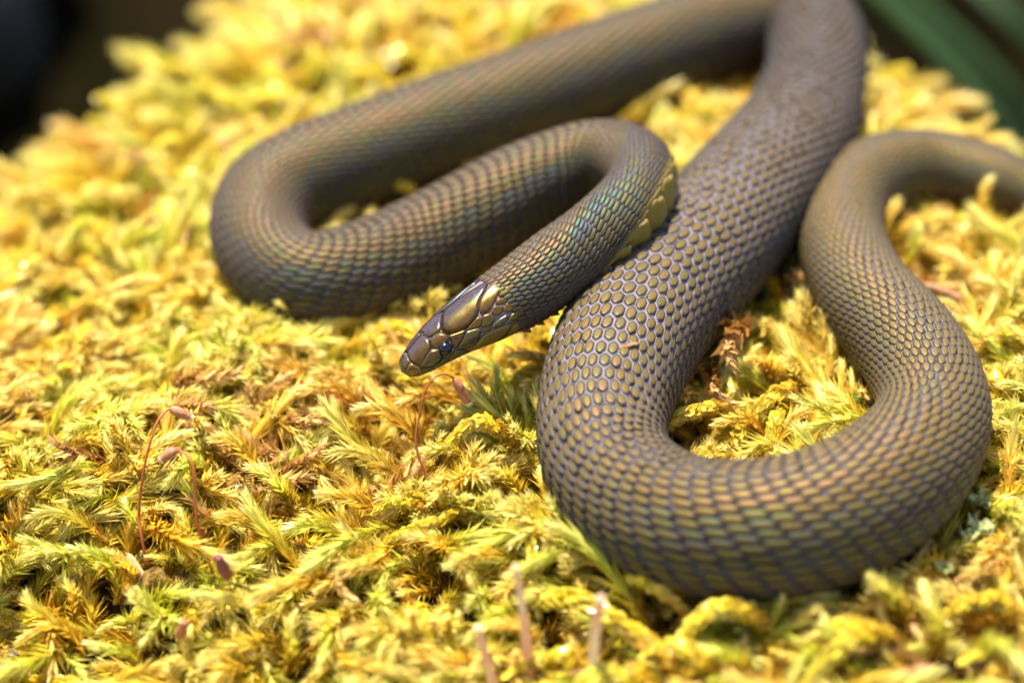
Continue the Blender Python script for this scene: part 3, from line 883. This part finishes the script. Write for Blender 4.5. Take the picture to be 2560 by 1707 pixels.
HERO = [
    (Z7(650, 200), Z7(1230, 660), 1.6, -.4, 'feather', 1.25, F2), (Z7(1010, 275), Z7(1110, 520), 1.8, 0, 'feather', .8, F2), (Z7(455, 545), Z7(1110, 900), 1.6, -.5, 'feather', 1.3, F2),
    (Z7(345, 955), Z7(920, 1180), 1.4, -.5, 'feather', 1.2, F2), (Z7(5, 1225), Z7(790, 1420), 1.4, -.8, 'feather', 1.35, F2), (Z7(905, 175), Z7(1560, 240), 1.3, 0, 'feather', 1.1, F2),
    (Z7(120, 130), Z7(720, 320), 1.5, -.4, 'feather', 1.2, F2), (Z7(300, 280), Z7(800, 500), 1.0, -.4, 'feather', 1.0, F2),
    (Z7(800, 1030), Z7(1240, 1090), 1.6, .3, 'plump', .9, F2), (Z7(1440, 430), Z7(1980, 540), 2.0, .4, 'plump', 1.35, F2), (Z7(1490, 390), Z7(1780, 330), 1.4, .6, 'plump', .7, F2),
    (Z7(1790, 720), Z7(2060, 1060), 1.8, -.4, 'feather', 1.15, F2), (Z7(840, 1420), Z7(1640, 1040), .6, 1.0, 'plump', 1.1, F2), (Z7(1180, 560), Z7(1600, 700), 1.2, 0, 'feather', 1.0, F2),
    (Z7(1460, 880), Z7(1760, 620), .8, .6, 'feather', .9, F2), (Z7(2200, 740), Z7(2290, 1200), 1.4, -.6, 'feather', .9, F2), (Z7(1090, 1330), Z7(1500, 1520), 1.3, -.3, 'feather', 1.1, F2),
    (Z6(425, 785), Z6(640, 1130), 2.0, -.5, 'feather', 1.25, F1), (Z6(590, 825), Z6(740, 1090), 1.8, -.4, 'feather', 1.0, F1), (Z6(175, 635), Z6(600, 800), 1.6, -.3, 'feather', 1.1, F1),
    (Z6(1200, 175), Z6(1470, 420), 1.6, -.3, 'feather', 1.2, F1), (Z6(1375, 540), Z6(1690, 1010), 1.8, -.5, 'feather', 1.25, F1), (Z6(1555, 715), Z6(1990, 870), 1.4, -.3, 'feather', 1.2, F1),
    (Z6(150, 1235), Z6(470, 1420), 1.6, -.4, 'feather', 1.2, F1), (Z6(480, 1350), Z6(780, 1530), 1.6, -.4, 'feather', 1.2, F1), (Z6(1395, 375), Z6(1620, 650), 1.6, -.4, 'feather', 1.2, F1),
    (Z6(700, 545), Z6(800, 780), 1.6, -.3, 'feather', .9, F1), (Z6(990, 610), Z6(1090, 860), 1.4, -.3, 'feather', .8, F1), (Z6(1230, 620), Z6(1440, 900), 1.5, -.3, 'feather', 1.1, F1),
    (Z6(360, 985), Z6(420, 1250), 1.5, -.3, 'feather', .9, F1), (Z6(150, 1080), Z6(360, 1340), 1.4, -.4, 'feather', 1.1, F1), (Z6(850, 850), Z6(900, 960), 1.0, 0, 'feather', .7, F1),
    (Z6(600, 1200), Z6(790, 1330), 1.3, -.3, 'feather', .9, F1), (Z6(1650, 1180), Z6(1600, 1500), 2.0, -.3, 'feather', 1.2, F1), (Z6(700, 1215), Z6(930, 1110), .9, .5, 'plump', .9, F1),
    (ZB(470, 190), ZB(1640, 1010), 3.2, -.8, 'plump', 1.75, F4), (ZB(990, 190), ZB(1620, 500), 2.8, .2, 'plump', 1.5, F4), (ZB(1580, 520), ZB(2300, 640), 2.6, .2, 'plump', 1.6, F4),
    (ZB(880, 940), ZB(1250, 1080), 3.0, .3, 'plump', 1.6, F4), (ZB(480, 780), ZB(780, 1020), 2.4, 0, 'plump', 1.4, F4), (ZB(1700, 700), ZB(2050, 1000), 1.6, -.4, 'feather', 1.3, F4),
    (Z4(1190, 1500), Z4(1760, 1400), 2.0, .8, 'plump', 1.3, F3), (Z4(2000, 1480), Z4(2300, 1250), 1.8, .5, 'plump', 1.5, F3), (Z4(1850, 1110), Z4(1760, 800), 2.2, 2.6, 'wither', 1.7, None),
    (Z4(1350, 1000), Z4(1930, 750), 1.6, 2.8, 'wither', 1.6, None), (Z4(1260, 1330), Z4(1600, 1000), 1.2, 2.0, 'wither', 1.4, None), (Z4(1750, 1270), Z4(1560, 1060), 1.6, 2.0, 'wither', 1.2, None),
    (Z4(1960, 960), Z4(2120, 1260), 2.0, -.3, 'feather', 1.2, F3), (Z4(2240, 960), Z4(2330, 1300), 2.0, -.3, 'feather', 1.2, F3), (Z4(1920, 330), Z4(2150, 560), 1.6, -.2, 'feather', 1.0, F3),
    (Z5(1190, 170), Z5(1220, 10), 1.0, 1.2, 'plump', 1.3, F3), (Z5(900, 130), Z5(1160, 210), 1.2, .3, 'feather', 1.1, F3), (Z5(800, 260), Z5(1060, 300), 1.4, .6, 'plump', 1.1, F3),
    ((1300, 1640), (1395, 1700), 2.6, 0, 'plump', 1.5, F4), ((1640, 1600), (1800, 1700), 2.2, 0, 'plump', 1.4, F4), ((1225, 1560), (1330, 1640), 1.8, 0, 'feather', 1.2, F4),
    ((1100, 1600), (1010, 1500), 1.8, 0, 'plump', 1.2, F4), ((2060, 1660), (2200, 1600), 2.2, .2, 'plump', 1.4, F6), ((2440, 1480), (2560, 1560), 2.4, .2, 'plump', 1.5, F6), ((2520, 1620), (2440, 1700), 2.6, 0, 'feather', 1.4, F6),
    ((2075, 555), (2120, 700), 3.4, .4, 'feather', .8, None), ((2230, 500), (2215, 660), 3.0, .0, 'feather', .9, F5), ((2480, 445), (2440, 600), 4.6, .5, 'feather', .9, F5), ((2405, 560), (2440, 740), 2.6, -.2, 'feather', 1.2, F5),
    ((2555, 640), (2480, 740), 1.6, -.2, 'feather', 1.0, F5), ((2300, 560), (2260, 700), 2.4, 0, 'feather', 1.0, F5),
    (Z5(1640, 830), Z5(1800, 1080), 2.8, -.4, 'feather', 1.3, F6), (Z5(1910, 860), Z5(1900, 1220), 3.4, -.4, 'feather', 1.6, F6), (Z5(1480, 1050), Z5(1790, 1130), 2.2, .2, 'plump', 1.4, F6),
    (Z5(1420, 1000), Z5(1460, 1230), 2.4, -.2, 'feather', 1.1, F6), (Z5(2010, 940), Z5(2300, 1010), 1.8, .2, 'plump', 1.3, F6), (Z5(2150, 1130), Z5(2340, 1290), 2.8, 0, 'plump', 1.5, F6),
    ((942, 470), (1050, 500), 2.6, .9, 'plump', 1.2, ('curled pale moss shoot poking up between two coils of the snake', None)),
]
hero_pts = []
def base_matrix(tip, base, thick, up_bow=True, roll=0.0):
    ax = tip - base; L_ = np.linalg.norm(ax); ax = ax / L_
    bow = np.array([0, 0, 1.0]) - ax * ax[2]
    if np.linalg.norm(bow) < .1: bow = np.array([1.0, 0, 0]) - ax * ax[0]
    bow = smoothnorm(bow)
    yv = np.cross(ax, bow)
    c_, s_ = math.cos(roll), math.sin(roll)
    bow, yv = bow * c_ + yv * s_, yv * c_ - bow * s_
    Mx = Matrix.Identity(4)
    for r_ in range(3):
        Mx[r_][0] = bow[r_] * thick; Mx[r_][1] = yv[r_] * thick; Mx[r_][2] = ax[r_] * L_ / LSH; Mx[r_][3] = base[r_] * S
    return Mx
shoot_mesh = {}
for nme in pnames:
    sh, mk = PROTO[nme]
    lo = sh.build('leaves', M[mk]); so = mesh_obj('moss_shoot', sh.SV, sh.SF, M['stem'], link=False)
    shoot_mesh[nme] = (so.data, lo.data)
WI = ['brown withered moss sprig bent over beside the snake inside its loop', 'long brown dried moss sprig arched against the snake body',
      'short brown dried moss tuft low against the snake body', 'small curled brown moss tip under the arched brown sprig']
wi = 0
for k_, (tp, bp, th_, bh, kd, thick, lab) in enumerate(HERO):
    tipp = on_canopy(*tp, h=th_ + .9, fn=canopy); basep = on_canopy(*bp, h=bh - .3, fn=canopy)
    names = [q for q in pnames if q.startswith(kd)]
    nme = names[k_ % len(names)]
    sm, lm = shoot_mesh[nme]
    o = bpy.data.objects.new('moss_shoot', sm); COL.objects.link(o)
    o.matrix_world = base_matrix(tipp, basep, thick, roll=random.uniform(-.5, .5))
    lv = bpy.data.objects.new('leaves', lm); COL.objects.link(lv); lv.parent = o; lv['kind'] = 'stuff'
    if kd == 'wither': lab = (WI[wi % 4], None); wi += 1
    if lab is None: lab = ('single yellow moss tip standing against the dark tail coil', None)
    if kd == 'plump' and lab in (F1, F2, F3, F6):
        lab = {F1: ('plump curled moss shoot beside the crumpled brown clump', None), F2: ('plump glossy curled moss shoot below the snake head', 'plump moss shoots below the snake head'),
               F3: ('plump glossy moss shoot inside the snake loop', 'plump moss shoots inside the snake loop'), F6: ('plump blurred moss shoot by the lichen side of the loop', 'plump moss shoots by the lichen')}[lab]
    if kd == 'feather' and lab is F4: lab = ('loose feathery shoot among the plump moss in front of the snake loop', 'feathery shoots among the plump moss')
    tag(o, lab[0], 'moss', lab[1])
    hero_pts += [(basep + (tipp - basep) * q, thick) for q in (.25, .5, .75, 1.0)]

# keep the small things that lie on the moss in view
for (qx, qy, rad_) in ((418, 1456, 2.2), (330, 1420, 1.4), (2440, 1332, 1.9), (2450, 1252, 1.4), (2360, 1425, 1.0), (2140, 1015, 1.5), (2350, 738, 1.4), (2415, 785, 1.0),
                       (2290, 1682, 1.5), (1435, 1690, 1.0), (2460, 1652, 1.5), (20, 1680, 1.3), (1495, 1420, .9), (455, 1590, .8), (560, 1450, 1.0), (900, 785, 1.0), (1000, 742, 1.0)):
    hero_pts.append((on_canopy(qx, qy, h=.4), rad_))
# carpet: thousands of shoots, one mass
def carpet():
    n_try = 10000
    x = rng.uniform(-72, 74, n_try); y = rng.uniform(-62, 150, n_try)
    cz = canopy(x, y); c0 = canopy0(x, y)
    keep = c0 > -42
    # only as wide as the camera's view plus a margin
    dep = (y - cam_loc[1]) * cam_fwd[1] + (cz - cam_loc[2]) * cam_fwd[2]
    keep &= (y < 48) | (rng.random(n_try) < .8)
    keep &= np.abs(x) < dep / DIST * FRAME_W / 2 * 1.45
    x, y, cz = x[keep], y[keep], cz[keep]
    sub = PATH[::12]; sr = RAD[::12]
    HX = np.array([q[0] for q in hero_pts]); HT = np.array([q[1] for q in hero_pts]) * .95 + .5
    P, Rt, Sc, Ix = [], [], [], []
    for i in range(len(x)):
        # lie of the shoots: outwards and a little up-slope, mixed
        fld = math.atan2(math.sin(x[i] * .05 + y[i] * .03), math.cos(x[i] * .04 - y[i] * .05 + 2.2))
        az = fld + rng.normal(0, 1.0)
        tilt = math.radians(np.clip(rng.normal(66, 13), 20, 88))
        q = 2.5 * math.sin(x[i] * .11 + 1.0) + 2.0 * math.sin(y[i] * .13 + x[i] * .05) + rng.normal(0, 1.6)
        right = x[i] > 8
        if q > (2.0 if right else 3.6): kd = 'plump'
        elif q < -4.3: kd = 'wither'
        else: kd = 'frond' if rng.random() < .22 else 'feather'
        if y[i] > 45: kd = 'feather' if rng.random() < .6 else ('plump' if rng.random() < .9 else 'wither')
        L_ = rng.uniform(1.0, 1.75) * (0.95 if y[i] > 46 else 1)
        th = rng.uniform(.95, 1.5) * (1.15 if y[i] > 46 else 1)
        if math.cos(tilt) * L_ * LSH > 6.0: L_ = 6.0 / (math.cos(tilt) * LSH)
        base = np.array([x[i], y[i], cz[i] - 3.6 + rng.uniform(-.5, .9)])
        ok = False
        for a_try in range(4):
            d = np.array([math.cos(az) * math.sin(tilt), math.sin(az) * math.sin(tilt), math.cos(tilt)])
            tt = np.array([.15, .4, .7, 1.0, 1.15])[:, None]
            pp = base + d * L_ * LSH * tt
            dist = np.linalg.norm(pp[:, None] - sub[None], axis=2) - sr[None]
            dh = np.linalg.norm(pp[1:, None, :2] - HX[None, :, :2], axis=2) - HT[None]
            over = (dh < 0) & (pp[1:, None, 2] > HX[None, :, 2] - .6)
            if dist.min() > .35 + .3 * th and not over.any(): ok = True; break
            az += rng.uniform(1.0, 2.2); L_ *= .82
        if not ok: continue
        P.append(base); Sc.append((th, th, L_)); Ix.append(KINDS[kd][rng.integers(len(KINDS[kd]))])
        ax = d
        bow = smoothnorm(np.array([0, 0, 1.0]) - ax * ax[2]); yv = np.cross(ax, bow)
        ro = rng.normal(0, .7); c_, s_ = math.cos(ro), math.sin(ro)
        bow, yv = bow * c_ + yv * s_, yv * c_ - bow * s_
        mt = Matrix(((bow[0], yv[0], ax[0]), (bow[1], yv[1], ax[1]), (bow[2], yv[2], ax[2])))
        Rt.append(tuple(mt.to_euler('XYZ')))
    return np.array(P), np.array(Rt), np.array(Sc), np.array(Ix)
CP, CR, CS, CI = carpet()
print('carpet shoots', len(CP))
me = bpy.data.meshes.new('moss')
me.from_pydata((CP * S).tolist(), [], [])
for nme, typ, dat in (('rot', 'FLOAT_VECTOR', CR), ('scl', 'FLOAT_VECTOR', CS)):
    a_ = me.attributes.new(nme, typ, 'POINT'); a_.data.foreach_set('vector', dat.astype(np.float32).ravel())
a_ = me.attributes.new('kind_index', 'INT', 'POINT'); a_.data.foreach_set('value', CI.astype(np.int32))
moss = bpy.data.objects.new('moss', me); COL.objects.link(moss)
tag(moss, 'thick carpet of golden yellow-green moss covering the cushion', 'moss', kind='stuff')
ng = bpy.data.node_groups.new('moss_carpet', 'GeometryNodeTree')
ng.interface.new_socket('Geometry', in_out='INPUT', socket_type='NodeSocketGeometry')
ng.interface.new_socket('Geometry', in_out='OUTPUT', socket_type='NodeSocketGeometry')
gi = ng.nodes.new('NodeGroupInput'); go = ng.nodes.new('NodeGroupOutput')
ip = ng.nodes.new('GeometryNodeInstanceOnPoints'); ci = ng.nodes.new('GeometryNodeCollectionInfo')
ci.inputs[0].default_value = protos; ci.inputs['Separate Children'].default_value = True; ci.inputs['Reset Children'].default_value = True
def named(nm, typ):
    q = ng.nodes.new('GeometryNodeInputNamedAttribute'); q.data_type = typ; q.inputs[0].default_value = nm
    return q.outputs[0]
ng.links.new(gi.outputs[0], ip.inputs['Points']); ng.links.new(ci.outputs[0], ip.inputs['Instance'])
ip.inputs['Pick Instance'].default_value = True
ng.links.new(named('kind_index', 'INT'), ip.inputs['Instance Index'])
ng.links.new(named('rot', 'FLOAT_VECTOR'), ip.inputs['Rotation'])
ng.links.new(named('scl', 'FLOAT_VECTOR'), ip.inputs['Scale'])
ng.links.new(ip.outputs[0], go.inputs[0])
md = moss.modifiers.new('carpet', 'NODES'); md.node_group = ng

# ------------------------------------------------------------------ sporophytes and small things
def capsule(c, d, length, rad, mat, root, open_end=True):
    d = smoothnorm(np.asarray(d, float)); n_ = 14
    t_ = np.linspace(0, 1, n_)
    prof = np.interp(t_, [0, .12, .35, .65, .88, 1], [.35, .75, 1, .95, .72, .78])
    path = np.asarray(c) + d * (t_ * length)[:, None] + np.array([0, 0, -.12]) * (t_ ** 2)[:, None] * length * .5
    V_, F_ = tube(path, prof * rad, 14)
    cap = child('capsule', V_, F_, mat, root)
    if open_end:
        T_, N_, B_ = frames(path); V2, F2 = [], []
        for j in range(12):
            a_ = 2 * math.pi * j / 12; e = 2 * math.pi / 12 * .42
            for aa, rr_, ln in ((a_ - e, .72, 0), (a_ + e, .72, 0), (a_, .55, length * .2)):
                V2.append(path[-1] + rad * rr_ * (math.cos(aa) * N_[-1] + math.sin(aa) * B_[-1]) + T_[-1] * ln)
            F2.append((j * 3, j * 3 + 1, j * 3 + 2))
        base = np.array(root.location) / S
        o = mesh_obj('tooth_fringe', np.array(V2) - base, F2, M['teeth'], parent=cap)
    return cap

def lifted(p_px, p0, p1, f):
    """point on the pixel's ray, on the upright plane through the seta's foot"""
    d = ray(*p_px); nrm = np.array([0, 1.0, 0])
    return cam_loc + d * (((p0 + (p1 - p0) * f) - cam_loc)[1] / d[1])

def sporophyte(pixels, foot_h, lean, cap_px, cap_rad, label, mat_s='seta', mat_c='capsule', rad=(.13, .10), group=None, open_end=True):
    """pixels from foot to top; stands on the moss, leaning back by `lean` mm over its height"""
    foot = on_canopy(*pixels[0], h=foot_h + .6, fn=canopy)
    ptsx = []
    for i, q in enumerate(pixels):
        f = i / (len(pixels) - 1)
        d = ray(*q); yy = foot[1] + lean * f
        ptsx.append(cam_loc + d * ((yy - cam_loc[1]) / d[1]))
    pth, _ = catmull(ptsx, 40)
    root = empty('moss_sporophyte', foot); tag(root, label, 'sporophyte', group)
    V_, F_ = tube(pth, np.linspace(rad[0], rad[1], 40), 7)
    child('seta', V_, F_, M[mat_s], root)
    if cap_px is not None:
        d = ray(*cap_px); yy = pth[-1][1] - .4
        e = cam_loc + d * ((yy - cam_loc[1]) / d[1])
        capsule(pth[-1], e - pth[-1], np.linalg.norm(e - pth[-1]), cap_rad, M[mat_c], root, open_end)
    return root
def D(x, y): return x * 1.0884, y * 1.0884
sporophyte([D(338, 1302), D(325, 1230), D(319, 1180), D(330, 1080), D(347, 1010), D(365, 962), D(390, 938)], -.8, 6.5, D(437, 955), .42, 'tall red moss stalk with a tilted red-brown capsule showing pale teeth')
sporophyte([D(518, 1397), D(487, 1310), D(455, 1210), D(449, 1150), D(447, 1090), D(435, 1052), D(408, 1031)], -.8, 5.5, D(372, 1052), .46, 'shorter dark red moss stalk with a drooping brown capsule', rad=(.14, .11))
sporophyte([D(1008, 1170), D(985, 1105), D(962, 1050), D(955, 1005), D(962, 960), D(978, 895), D(1000, 866), D(1022, 859), D(1043, 868)], -.6, 5.5, D(1074, 920), .42, 'thin orange-red moss stalk under the snake chin with a hanging pink capsule', rad=(.12, .09))
sporophyte([D(805, 935), D(775, 908), D(740, 888), D(705, 880), D(680, 886)], .2, 1.5, None, .4, 'bare orange seta arching low over the moss beside the snake head', rad=(.1, .09))
sporophyte([D(545, 1392), D(537, 1365), D(528, 1345), D(524, 1330)], -.5, -3, D(500, 1275), .52, 'blurred maroon capsule on a short stalk beside the drooping capsule', mat_c='capsule_dark', rad=(.1, .08), open_end=False)
sporophyte([D(400, 1520), D(404, 1500), D(408, 1482), D(411, 1468)], -.5, -2, D(424, 1425), .42, 'pink upright capsule low in the moss below the crumpled brown clump', rad=(.09, .08), open_end=False)
sporophyte([D(1218, 1575), D(1212, 1500), D(1203, 1420), D(1192, 1350), D(1183, 1300)], -.8, -1.5, None, .4, 'thick pale pink stalk with a swollen middle standing in the moss', mat_s='seta_pale', rad=(.52, .22))
sporophyte([D(1362, 1600), D(1364, 1520), D(1370, 1440), D(1380, 1372)], -.8, -1.5, None, .4, 'pale pinkish stalk standing against a plump moss shoot', mat_s='seta_pale', rad=(.42, .36))
sporophyte([D(1142, 1610), D(1130, 1560), D(1112, 1490), D(1098, 1440)], -.8, -1.5, None, .4, 'whitish bent stalk at the edge of the plump moss', mat_s='seta_pale', rad=(.42, .3))
sporophyte([D(1375, 1330), D(1376, 1318), D(1377, 1308)], -.4, 0, D(1386, 1272), .42, 'dark red capsule tucked against the underside of the snake loop', mat_c='capsule_dark', open_end=False)

def blob_strip(name, c, long_dir, size, seed, mat, label, cat, bumps=.35):
    """small irregular chip: a bent, uneven, closed slab"""
    rr = np.random.default_rng(seed); nu, nv = 16, 10; V_, F_ = [], []
    ld = smoothnorm(np.asarray(long_dir, float)); up_ = smoothnorm(np.array([0, 0, 1.]) - ld * ld[2]); sd_ = np.cross(ld, up_)
    ph = rr.uniform(0, 6, 5)
    for i in range(nu + 1):
        u = i / nu * 2 - 1
        env = max(0, 1 - abs(u) ** 2.4) ** .5
        for j in range(nv):
            a_ = 2 * math.pi * j / nv
            k_ = 1 + bumps * math.sin(3 * a_ + ph[0] + 4 * u) * .5 + bumps * math.sin(7 * u + ph[1] + a_) * .5
            V_.append(np.asarray(c) + ld * u * size[0] + sd_ * math.cos(a_) * size[1] * env * k_ + up_ * (math.sin(a_) * size[2] * env * k_ + .25 * size[2] * math.sin(2.5 * u + ph[2])))
    for i in range(nu):
        for j in range(nv):
            F_.append((i * nv + j, i * nv + (j + 1) % nv, (i + 1) * nv + (j + 1) % nv, (i + 1) * nv + j))
    return tag(mesh_obj(name, V_, F_, mat), label, cat)

# flake lying on the snake: find the body surface under its pixel
bb_ = BVHTree.FromPolygons([tuple(v) for v in BV], FACES)
fp = (1572, 866)
hit = bb_.ray_cast(Vector(cam_loc), Vector(ray(*fp)))
if hit[0] is not None:
    hp = np.array(hit[0]); d1 = np.array(bb_.ray_cast(Vector(cam_loc), Vector(ray(1598, 860)))[0]) - hp
    blob_strip('bark_flake', hp + np.array(hit[1]) * .12, d1, (.95, .26, .14), 4, M['flake'], 'small brown bark flake lying on the snake scales', 'flake', .5)
c = on_canopy(*D(384, 1338), h=.1)
o = blob_strip('moss_clump', c, (1, .1, -.1), (2.2, 1.5, 1.2), 9, M['clump'], 'crumpled wet brown moss clump at the foot of the tall red stalk', 'clump', .6)
a_ = on_canopy(*D(283, 1275), h=1.4); b_ = on_canopy(*D(330, 1340), h=.5)
pth, _ = catmull([a_, (a_ + b_) / 2 + [0, 0, .15], b_], 10)
tag(ribbon(pth, np.array([.35, .55, .62, .62, .6, .58, .58, .58, .6, .5]), (1, .1, .3), .18, M['straw'], 'straw_chip', thick=.08), 'flat pale straw chip leaning on the crumpled brown clump', 'straw')
a_ = on_canopy(-30, 1712, h=1.2); b_ = on_canopy(38, 1632, h=1.5)
V_, F_ = tube(catmull([a_, (a_ * .5 + b_ * .5) + [.1, 0, .15], b_], 12)[0], .45 + .06 * np.sin(np.arange(12) * 1.9), 8)
tag(mesh_obj('twig', V_, F_, M['twig']), 'stub of dark purplish twig lying on the moss', 'twig')
# straight golden stem lying behind the head, below the coil
a_ = on_canopy(800, 822, h=1.2); b_ = on_canopy(1100, 700, h=2.0); c_ = on_canopy(1420, 575, h=1.4)
V_, F_ = tube(catmull([a_, b_, c_], 30)[0], .95 + .1 * np.sin(np.arange(30) * 1.1), 9)
tag(mesh_obj('plant_stem', V_, F_, M['gold_stem']), 'golden yellow stem lying on the moss between the coil and the head', 'stem')
# reddish dry bits
for (p0, p1, rd, sd_, lab) in (((2270, 716), (2430, 760), .55, 1, 'reddish brown dry stem lying inside the curve of the tail'), ((2360, 800), (2470, 770), .4, 2, 'short rusty stem beside the reddish dry stem')):
    a_ = on_canopy(*p0, h=.9); b_ = on_canopy(*p1, h=.7)
    rr = np.random.default_rng(sd_)
    V_, F_ = tube(catmull([a_, a_ * .6 + b_ * .4 + [0, 0, .5], b_], 18)[0], rd * (.7 + .25 * rr.random(18)), 8)
    tag(mesh_obj('dry_stem', V_, F_, M['flake']), lab, 'stem')
for (px, py, sz, sd_) in ((2290, 1682, (1.6, .7, .5), 21), (1435, 1690, (1.0, .5, .35), 22), (2460, 1652, (1.5, .6, .4), 23)):
    blob_strip('bark_chip', on_canopy(px, py, h=1.6), (1, .3, .1), sz, sd_, M['flake'], {21: 'rusty bark chip at the edge of the bright moss', 22: 'tiny brown chip among the plump moss shoots', 23: 'maroon chip lying on blurred bright moss'}[sd_], 'bark chip', .5)
# lichen lobes
def lichen(px, py, size, seed, label):
    rr = np.random.default_rng(seed); c = on_canopy(px, py, h=.7); root = empty('lichen', c); tag(root, label, 'lichen')
    for q in range(7):
        az = rr.uniform(0, 6.28); L_ = size * rr.uniform(.6, 1.1); wd = size * rr.uniform(.28, .5)
        d = np.array([math.cos(az), math.sin(az), rr.uniform(.1, .7)]); sd2 = smoothnorm(np.cross(d, [0, 0, 1.]))
        V_, F_ = [], []; nu, nv = 8, 6
        for i in range(nu + 1):
            u = i / nu
            for j in range(nv + 1):
                v = j / nv * 2 - 1
                edge = wd * (.35 + .65 * math.sin(math.pi * min(1, u * .75 + .1))) * (1 + .25 * math.sin(9 * u + q))
                V_.append(c + d * u * L_ + sd2 * v * edge + np.array([0, 0, 1.]) * (.25 * size * abs(v) ** 2 + .12 * size * math.sin(6 * u + 3 * v + q)))
        m_ = len(V_)
        V_ += [v_ - np.array([0, 0, .1]) for v_ in V_[:m_]]
        for i in range(nu):
            for j in range(nv):
                f = (i * (nv + 1) + j, i * (nv + 1) + j + 1, (i + 1) * (nv + 1) + j + 1, (i + 1) * (nv + 1) + j)
                F_.append(f); F_.append(tuple(m_ + z for z in reversed(f)))
        child('lobe', V_, F_, M['lichen'], root)
lichen(2440, 1332, 1.6, 31, 'pale green lichen with rounded lobes beside the shaded end of the loop')
lichen(2450, 1252, 1.2, 32, 'small green lichen scrap above the pale rounded lichen')
lichen(2360, 1425, .9, 33, 'tiny lichen tuft in the shadow of the loop')
# star-shaped leafy moss plant
c = on_canopy(2140, 1015, h=.6); root = empty('moss_rosette', c); tag(root, 'small dark green star-leaved moss plant inside the snake loop', 'moss plant')
for q in range(9):
    az = q * 2.4; sh = Shoot()
    d = np.array([math.cos(az), math.sin(az), .0]); L_ = 1.5 * (1 - q * .05)
    sh.add_leaf(c + np.array([0, 0, q * .06]), np.array([0, 0, 1.]), d, L_, .32, 1.25 - q * .08, -.1, 'ovate', .5, .5)
    child('leaf', sh.V, sh.F, M['rosette'], root)
print('scene built; shoots', len(CP), 'body faces', len(FACES), 'length', LEN)
